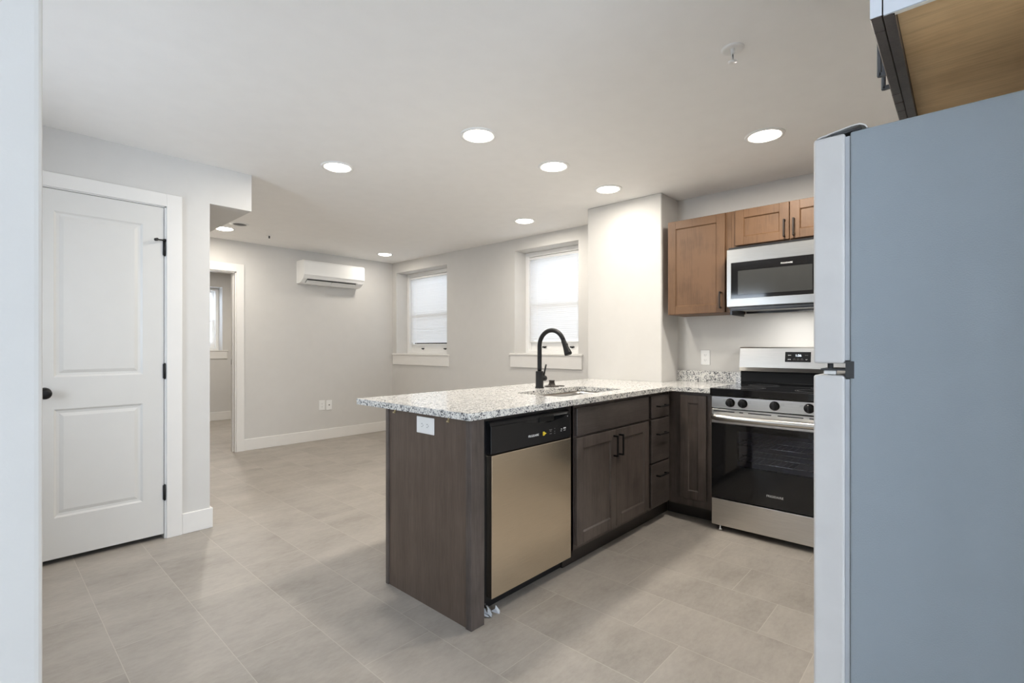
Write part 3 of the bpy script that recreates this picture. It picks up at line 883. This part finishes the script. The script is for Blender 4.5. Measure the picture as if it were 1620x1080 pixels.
# crumpled scrap by the dishwasher foot
mb = MB()
for (a, b_, h, tx) in ((1.505, 1.545, .040, .3), (1.53, 1.572, .032, -.5), (1.50, 1.55, .018, .8)):
    n = 6; prev = None
    for i in range(n + 1):
        f = i / n
        x = a + (b_ - a) * f; y = 1.565 + .02 * math.sin(f * 7 + tx * 3) + .012 * tx; z = .003 + abs(math.sin(f * 5.2 + tx)) * h
        cur = [mb.bm.verts.new((x, y, z)), mb.bm.verts.new((x + .004, y - .022, max(.0015, z * .35 + .004 * math.sin(f * 20))))]
        if prev: mb.bm.faces.new((prev[0], cur[0], cur[1], prev[1]))
        prev = cur
tag(mb.build('plastic_scrap', M['clear_wrap']), 'crumpled clear plastic scrap on the floor under the dishwasher corner', 'scrap')

# sink base cabinet
SX0, SX1, SF, FR = 2.128, 2.982, 1.512, 1.533
t = thing('base_cabinet', 'dark wood sink cabinet with two doors beside the dishwasher', 'cabinet', ((SX0 + SX1) / 2, 1.83, 0), 'dark base cabinets')
mb = MB()
mb.box(SX0, SX0 + .018, FR, 2.12, .105, CT0 - .0005); mb.box(SX1 - .018, SX1, FR, 2.12, .105, CT0 - .0005)
mb.box(SX0 + .018, SX1 - .018, FR + .02, 2.12, .105, .123)
mb.box(SX0 + .038, SX1 - .038, FR + .0004, FR + .019, .1054, .145); mb.box(SX0 + .038, SX1 - .038, FR + .0004, FR + .019, .700, CT0 - .001); mb.box(SX0 - .0004, SX0 + .04, FR, FR + .0194, .105, CT0 - .0007); mb.box(SX1 - .04, SX1 + .0004, FR, FR + .0194, .105, CT0 - .0007)
mb.box(SX0 + .02, SX1 - .02, FR + .019, FR + .024, .12, .86)
mb.build('carcass', M['base_wood'], t)
mb = MB(); mb.box(2.154, 2.960, SF, FR - .0005, .716, .862, .003); mb.build('drawer_front', M['base_wood_x'], t)
for (a, b_, hu) in ((2.154, 2.5545, 2.525), (2.5575, 2.960, 2.588)):
    d = shaker(MB(), 'y-', SF, a, b_, .132, .703, .060).build('door', M['base_wood'], t)
    bar_pull('y-', SF, hu, .610, .125, True, M['black'], d)
mb = MB(); mb.box(SX0, SX1 + .002, 1.590, 1.604, .001, .105); mb.build('toe_kick', M['toe'], t)

# drawer base cabinet
t = thing('base_cabinet', 'dark wood cabinet with three stacked drawers in the kitchen corner', 'cabinet', (3.14, 1.83, 0), 'dark base cabinets')
mb = MB(); mb.box(2.984, 3.288, FR, 2.12, .105, CT0 - .0005); mb.build('carcass', M['base_wood'], t)
for (za, zb, hz) in ((.714, .862, .792), (.420, .705, .606), (.124, .411, .330)):
    mb = MB(); mb.box(2.998, 3.262, SF, FR - .0005, za, zb, .003)
    d = mb.build('drawer', M['base_wood_x'], t)
    bar_pull('y-', SF, 3.128, hz, .130, False, M['black'], d)
mb = MB(); mb.box(2.985, 3.394, 1.590, 1.604, .001, .105); mb.build('toe_kick', M['toe'], t)

# narrow corner cabinet beside the range
CF = 3.272
t = thing('base_cabinet', 'narrow dark wood cabinet squeezed between the drawers and the range', 'cabinet', (3.58, 1.38, 0), 'dark base cabinets')
mb = MB(); mb.box(CF + .020, RX - .002, 1.229, 1.528, .105, CT0 - .0005); mb.build('carcass', M['base_wood'], t)
d = shaker(MB(), 'x-', CF, 1.262, 1.440, .158, .862, .055).build('door', M['base_wood'], t)
mb = MB(); mb.box(3.395, 3.409, 1.229, 1.588, .001, .105); mb.build('toe_kick', M['toe'], t)

# ------------------------------------------------------------------ range
Y0, Y1 = .461, 1.221
t = thing('range', 'stainless steel electric range with black glass cooktop and oven window', 'range', (3.57, .841, 0))
mb = MB()
mb.box(3.292, 3.865, Y0 + .003, Y0 + .03, .035, .885); mb.box(3.292, 3.865, Y1 - .03, Y1 - .003, .035, .885)
mb.box(3.30, 3.865, Y0 + .03, Y1 - .03, .035, .21); mb.box(3.30, 3.865, Y0 + .03, Y1 - .03, .775, .885); mb.box(3.80, 3.865, Y0 + .03, Y1 - .03, .21, .775)
mb.build('body', M['black_plastic'], t)
mb = MB()   # oven cavity lining
for (a, b_) in ((Y0 + .10, Y0 + .104), (Y1 - .104, Y1 - .10)): mb.box(3.30, 3.75, a, b_, .32, .70)
mb.box(3.30, 3.75, Y0 + .10, Y1 - .10, .316, .32); mb.box(3.30, 3.75, Y0 + .10, Y1 - .10, .70, .704); mb.box(3.746, 3.75, Y0 + .10, Y1 - .10, .32, .70)
cav = mb.build('oven_cavity', M['enamel'], t)
for z in (.555, .452):
    mb = MB()
    for x in (3.33, 3.52, 3.70): mb.cyl((x, Y0 + .108, z), (x, Y1 - .108, z), .003, n=6)
    for k in range(16):
        y = Y0 + .13 + k * (Y1 - Y0 - .26) / 15; mb.cyl((3.33, y, z + .003), (3.70, y, z + .003), .0018, n=6)
    mb.build('oven_rack', M['chrome'], cav)
# door
mb = MB()
mb.box(3.252, 3.290, Y0 + .002, Y1 - .002, .694, .7865, .003); dr_ = mb.build('oven_door', M['steel'], t)
mb = MB()
wy0, wy1, wz0, wz1 = .625, 1.058, .430, .655
mb.box(3.252, 3.288, Y0 + .003, wy0, .214, .694); mb.box(3.252, 3.288, wy1, Y1 - .003, .214, .694)
mb.box(3.252, 3.288, wy0, wy1, .214, wz0); mb.box(3.252, 3.288, wy0, wy1, wz1, .694)
gf = mb.build('door_glass', M['black_gloss'], dr_)
mb = MB(); mb.box(3.2535, 3.258, wy0 - .0005, wy1 + .0005, wz0 - .0005, wz1 + .0005); mb.build('window', M['oven_glass'], dr_)
mb = MB()
for (a, b_) in ((1.075, 1.205), (1.022, 1.046), (.861, .993), (.690, .826), (.636, .660), (.478, .607)): mb.box(3.2512, 3.254, a, b_, .7705, .7765)
mb.build('vent_slots', M['black_plastic'], dr_)
mb = MB()
hp = [(3.252, Y1 - .030, .738), (3.232, Y1 - .024, .738), (3.214, Y1 - .040, .738)] + [(3.205 - .006 * math.sin(PI * k / 10), Y1 - .055 - (Y1 - Y0 - .11) * k / 10, .738) for k in range(11)] + [(3.214, Y0 + .040, .738), (3.232, Y0 + .024, .738), (3.252, Y0 + .030, .738)]
mb.tube(hp, .0195, 16); mb.build('handle', M['steel'], dr_)
lettering('brand_lettering', 'FRIGIDAIRE', .0185, (3.2515, .8415, .283), FACE_X, M['print_white'], dr_)
# drawer
mb = MB(); mb.box(3.252, 3.29, Y0 + .002, Y1 - .002, .036, .207, .004, 2); mb.build('storage_drawer', M['steel'], t)
for y in (Y0 + .05, Y1 - .05):
    mb = MB()
    mb.lathe((3.275, y, 0), (0, 0, 1), [(0, 0), (.016, 0), (.016, .012), (.008, .016), (.008, .037)], 14)
    mb.build('foot', M['chrome'], t)
    mb = MB(); mb.lathe((3.80, y, 0), (0, 0, 1), [(0, 0), (.016, 0), (.016, .012), (.008, .016), (.008, .037)], 14)
    mb.build('foot', M['chrome'], t)
# control strip and knobs
mb = MB(); mb.box(3.252, 3.30, Y0 + .002, Y1 - .002, .793, .870, .003); cs_ = mb.build('control_panel', M['steel'], t)
for y in (1.100, 1.025, .843, .661, .586):
    mb = MB(); mb.lathe((3.2525, y, .832), (-1, 0, 0), [(.028, -.001), (.028, .003), (.0245, .005), (.0235, .022), (.021, .025), (0, .025)], 26)
    k = mb.build('knob', M['black'], cs_)
    mb = MB(); mb.box(3.221, 3.229, y - .0045, y + .0045, .809, .855, .002)
    mb.box(3.2205, 3.2215, y - .001, y + .001, .842, .853); mb.build('knob_grip', M['black_plastic'], k)
for y in (1.135, .985, .800, .700, .55):
    mb = MB()
    for s_ in (-1, 1): mb.box(3.2512, 3.253, y - .010, y + .010, .843 + s_ * .004 - .0006, .843 + s_ * .004 + .0006)
    mb.build('burner_mark', M['print_grey'], cs_)
# cooktop
mb = MB(); mb.box(3.228, 3.84, Y0 - .001, Y1 + .001, .8745, .922, .005, 2); ctop = mb.build('cooktop', M['black_gloss'], t)
for (x, y, r_) in ((3.40, .66, .105), (3.40, 1.02, .085), (3.67, .66, .075), (3.67, 1.02, .095)):
    mb = MB()
    for q in (0, .012):
        mb.lathe((x, y, .9221), (0, 0, 1), [(r_ - q, 0), (r_ - q, .0003), (r_ - q - .0015, .0003), (r_ - q - .0015, 0)], 40)
    mb.build('burner_ring', M['dark_grey'], ctop)
# back guard
mb = MB(); mb.box(3.825, 3.872, Y0 + .002, Y1 - .002, .885, 1.03); mb.cyl((3.826, Y0 + .003, .930), (3.826, Y1 - .003, .930), .0045, n=12); mb.cyl((3.826, Y0 + .003, 1.006), (3.826, Y1 - .003, 1.006), .0045, n=12)
mb.build('riser', M['black_riser'], t)
mb = MB(); mb.prism([(3.872, 1.012), (3.803, 1.012), (3.792, 1.040), (3.815, 1.178), (3.822, 1.186), (3.872, 1.186)], 'y', Y0 + .001, Y1 - .001)
bg_ = mb.build('backguard', M['steel'], t)
def bgx(z): return 3.792 + (z - 1.040) * (3.815 - 3.792) / (1.178 - 1.040)
mb = MB()
za, zb = 1.084, 1.153
mb.prism([(bgx(za) - .0025, za), (bgx(zb) - .0025, zb), (bgx(zb) + .004, zb), (bgx(za) + .004, za)], 'y', .763, .919); dp = mb.build('display', M['black_gloss'], bg_)
tilt = math.atan2(3.815 - 3.792, 1.178 - 1.040)
def bgtext(name, body, size, y, z, mat):
    o = lettering(name, body, size, (bgx(z) - .0032, y, z), FACE_X, mat, bg_)
    o.rotation_euler = (R(90) - tilt, 0, R(-90))
    return o
bgtext('clock_digits', '1:56', .022, .838, 1.128, M['display'])
bgtext('button_lettering', 'BAKE', .0075, .892, 1.130, M['print_white'])
bgtext('button_lettering', 'BROIL', .0075, .892, 1.101, M['print_white'])
bgtext('button_lettering', 'START', .0065, .788, 1.130, M['print_grey'])
bgtext('button_lettering', 'OFF', .0065, .788, 1.101, M['print_white'])
for yy in (.862, .838, .815):
    mb = MB(); mb.lathe((bgx(1.101) - .0028, yy, 1.101), (-1, 0, 0), [(.0065, 0), (.0065, .0005), (.0052, .0005), (.0052, 0)], 16); mb.build('button_mark', M['print_grey'], bg_)

# ------------------------------------------------------------------ microwave over the range
t = thing('microwave', 'stainless steel over-the-range microwave with black glass door', 'microwave', (3.69, .823, 1.405))
MY0, MY1 = .443, 1.202
mb = MB(); mb.box(3.515, RX - .001, MY0 + .002, MY1 - .002, 1.452, 1.868); mb.build('body', M['black_plastic'], t)
mb = MB(); mb.box(3.516, 3.86, MY0 + .016, MY1 - .016, 1.447, 1.4515); bp = mb.build('underside', M['mw_under'], t)
for (a, b_) in ((MY1 - .016, MY1 - .003), (MY0 + .003, MY0 + .016)):
    mb = MB(); mb.box(3.540, 3.80, a, b_, 1.408, 1.4515); mb.build('side_skirt', M['black_plastic'], t)
mb = MB(); mb.box(3.845, 3.856, MY0 + .016, MY1 - .016, 1.432, 1.447); mb.box(3.516, 3.530, MY0 + .016, MY1 - .016, 1.436, 1.447); mb.build('filter_lip', M['black_plastic'], bp)
mb = MB(); mb.box(3.585, 3.625, .775, .885, 1.4445, 1.4475); mb.build('lamp_lens', M['hood_lens'], bp)
l = bpy.data.lights.new('hood_lamp', 'AREA'); l.shape = 'RECTANGLE'; l.size = .05; l.size_y = .12; l.energy = 2.6; l.color = (1, .975, .93)
lo = bpy.data.objects.new('hood_light', l); COL.objects.link(lo); lo.parent = bp; lo.location = Vector((3.605, .83, 1.4435)) - ORIGIN[bp]
mb = MB()
gy0, gy1, gz0, gz1 = .60, 1.172, 1.516, 1.756
mb.box(3.480, 3.514, MY0, MY1, gz1, 1.850, .003); mb.box(3.480, 3.514, MY0, MY1, 1.460, gz0, .003)
mb.box(3.4803, 3.514, gy1, MY1, gz0 - .004, gz1 + .004, .002); mb.box(3.4803, 3.514, MY0, gy0, gz0 - .004, gz1 + .004, .002)
md = mb.build('door', M['steel_mw'], t)
mb = MB(); mb.box(3.4815, 3.514, gy0 - .004, gy1 + .004, gz0 - .004, gz1 + .004); mb.build('door_glass', M['black_gloss'], md)
mb = MB(); mb.box(3.4808, 3.483, .690, 1.128, 1.540, 1.700); mb.build('window_mesh', M['mw_mesh'], md)
mb = MB(); mb.box(3.446, 3.458, .565, .590, 1.50, 1.80, .005)
for z in (1.515, 1.785): mb.box(3.452, 3.482, .569, .586, z - .008, z + .008)
mb.build('handle', M['steel'], md)
lettering('brand_lettering', 'FRIGIDAIRE', .0135, (3.4808, .8325, 1.7225), FACE_X, M['print_white'], md)

# ------------------------------------------------------------------ wall cabinets over the range
UF = 3.572
t = thing('wall_cabinet', 'brown wood wall cabinet with one tall door left of the microwave', 'cabinet', (3.74, 1.44, 1.43), 'brown wall cabinets')
mb = MB(); mb.box(UF + .0205, RX - .002, 1.2065, 1.668, 1.430, 2.138); mb.build('carcass', M['upper_wood'], t)
d = shaker(MB(), 'x-', UF, 1.246, 1.668, 1.432, 2.134, .060).build('door', M['upper_wood'], t)
bar_pull('x-', UF, 1.274, 1.520, .118, True, M['bronze'], d)
t = thing('wall_cabinet', 'brown wood wall cabinet with two short doors above the microwave', 'cabinet', (3.74, .823, 1.87), 'brown wall cabinets')
mb = MB(); mb.box(UF + .0205, RX - .002, .443, 1.2055, 1.870, 2.138); mb.build('carcass', M['upper_wood'], t)
for (a, b_, hu) in ((.8405, 1.178, .866), (.468, .8365, .811)):
    d = shaker(MB(), 'x-', UF, a, b_, 1.890, 2.134, .058).build('door', M['upper_wood'], t)
    bar_pull('x-', UF, hu, 1.962, .112, True, M['bronze'], d)

# ------------------------------------------------------------------ refrigerator
GX0, GX1 = 1.372, 2.130
t = thing('refrigerator', 'top-freezer refrigerator with smooth grey side standing at the right', 'refrigerator', ((GX0 + GX1) / 2, -.12, 0))
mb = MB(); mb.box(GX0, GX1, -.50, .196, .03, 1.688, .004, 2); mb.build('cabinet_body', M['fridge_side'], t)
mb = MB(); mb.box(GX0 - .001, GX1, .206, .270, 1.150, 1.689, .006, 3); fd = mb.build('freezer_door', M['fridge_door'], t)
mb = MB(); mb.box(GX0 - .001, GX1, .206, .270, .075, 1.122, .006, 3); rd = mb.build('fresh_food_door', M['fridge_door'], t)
mb = MB(); mb.box(GX0 + .003, GX1 - .006, .1965, .2058, 1.158, 1.680); mb.build('gasket', M['gasket'], fd)
mb = MB(); mb.box(GX0 + .003, GX1 - .006, .1965, .2058, .085, 1.114); mb.build('gasket', M['gasket'], rd)
out_ = [(.264, 1.6895), (.258, 1.6925), (.192, 1.7035), (.176, 1.7030), (.167, 1.6975), (.162, 1.6890)]
in_ = [(.1645, 1.6890), (.1685, 1.6955), (.177, 1.7005), (.192, 1.7010), (.2575, 1.6903), (.262, 1.6890)]
mb = MB(); mb.prism(out_ + in_, 'x', GX0 + .001, GX0 + .070); mb.build('hinge_cover', M['fridge_door'], t)
mb = MB(); mb.box(GX0 + .004, GX0 + .05, .176, .235, 1.6895, 1.6935); mb.cyl((GX0 + .02, .222, 1.6895), (GX0 + .02, .222, 1.6965), .008, n=12); mb.build('top_hinge', M['dark_grey'], t)
mb = MB(); mb.box(GX0 + .002, GX0 + .10, .17, .255, 1.1335, 1.1375); mb.cyl((GX0 + .02, .238, 1.1225), (GX0 + .02, .238, 1.1498), .006, n=12)
mb.box(GX0 - .0005, GX0 + .05, .188, .205, 1.116, 1.156); mb.build('middle_hinge', M['dark_grey'], t)
mb = MB(); mb.box(GX0 + .006, GX0 + .022, .225, .250, 1.1235, 1.1335, .002); mb.build('hinge_bushing', M['white_plastic'], t)
mb = MB(); mb.box(GX0 + .01, GX1 - .01, .15, .20, .006, .068); mb.build('base_grille', M['dark_grey'], t)
for x in (GX0 + .06, GX1 - .06):
    for y in (-.44, .12):
        mb = MB(); mb.cyl((x, y, 0), (x, y, .032), .018, n=14); mb.build('foot', M['dark_grey'], t)

# cabinet over the refrigerator
KX0, KX1, KZ = 1.187, 2.101, 1.830
t = thing('wall_cabinet', 'deep wall cabinet with bare plywood underside above the refrigerator', 'cabinet', ((KX0 + KX1) / 2, -.2, KZ))
mb = MB(); mb.box(KX0, KX0 + .004, SY + .002, .116, KZ + .0005, 2.138); mb.build('side_skin', M['daylit_side'], t)['label'] = 'side of the cabinet, daylight painted in pale blue'
mb = MB(); mb.box(KX0 + .004, KX0 + .014, SY + .002, .102, KZ, 2.138); mb.box(KX1 - .014, KX1, SY + .002, .102, KZ, 2.138); mb.box(KX0 + .014, KX1 - .014, SY + .002, .10, 2.126, 2.138)
mb.build('side_panels', M['ply_edge'], t)
mb = MB(); mb.box(KX0 + .014, KX1 - .014, SY + .002, .0985, KZ + .018, KZ + .028); mb.build('underside', M['ply'], t)['label'] = 'bare light brown plywood underside'
mb = MB(); mb.box(KX0 + .042, KX1 - .04, .0994, .117, KZ + .0005, KZ + .038); mb.box(KX0 + .042, KX1 - .04, .0994, .117, 2.10, 2.1376)
for (a, b_) in ((KX0 + .0045, KX0 + .0422), (KX1 - .0402, KX1 - .0005)): mb.box(a, b_, .0992, .1168, KZ, 2.138)
mb.build('face_frame', M['base_wood'], t)
for (a, b_, hu) in ((KX0 + .0015, 1.6425, 1.600), (1.6455, KX1, 1.688)):
    d = shaker(MB(), 'y+', .1375, a, b_, KZ + .001, 2.134, .060, .0195).build('door', M['base_wood'], t)
    bar_pull('y+', .1375, hu, 1.957, .125, True, M['satin'], d)
    if hu < 1.62:
        mb = MB(); mb.box(KX0, KX0 + .0016, .1185, .137, KZ + .002, 2.133); mb.build('door_edge', M['daylit_side'], d)['label'] = 'door edge, daylight painted in pale blue'
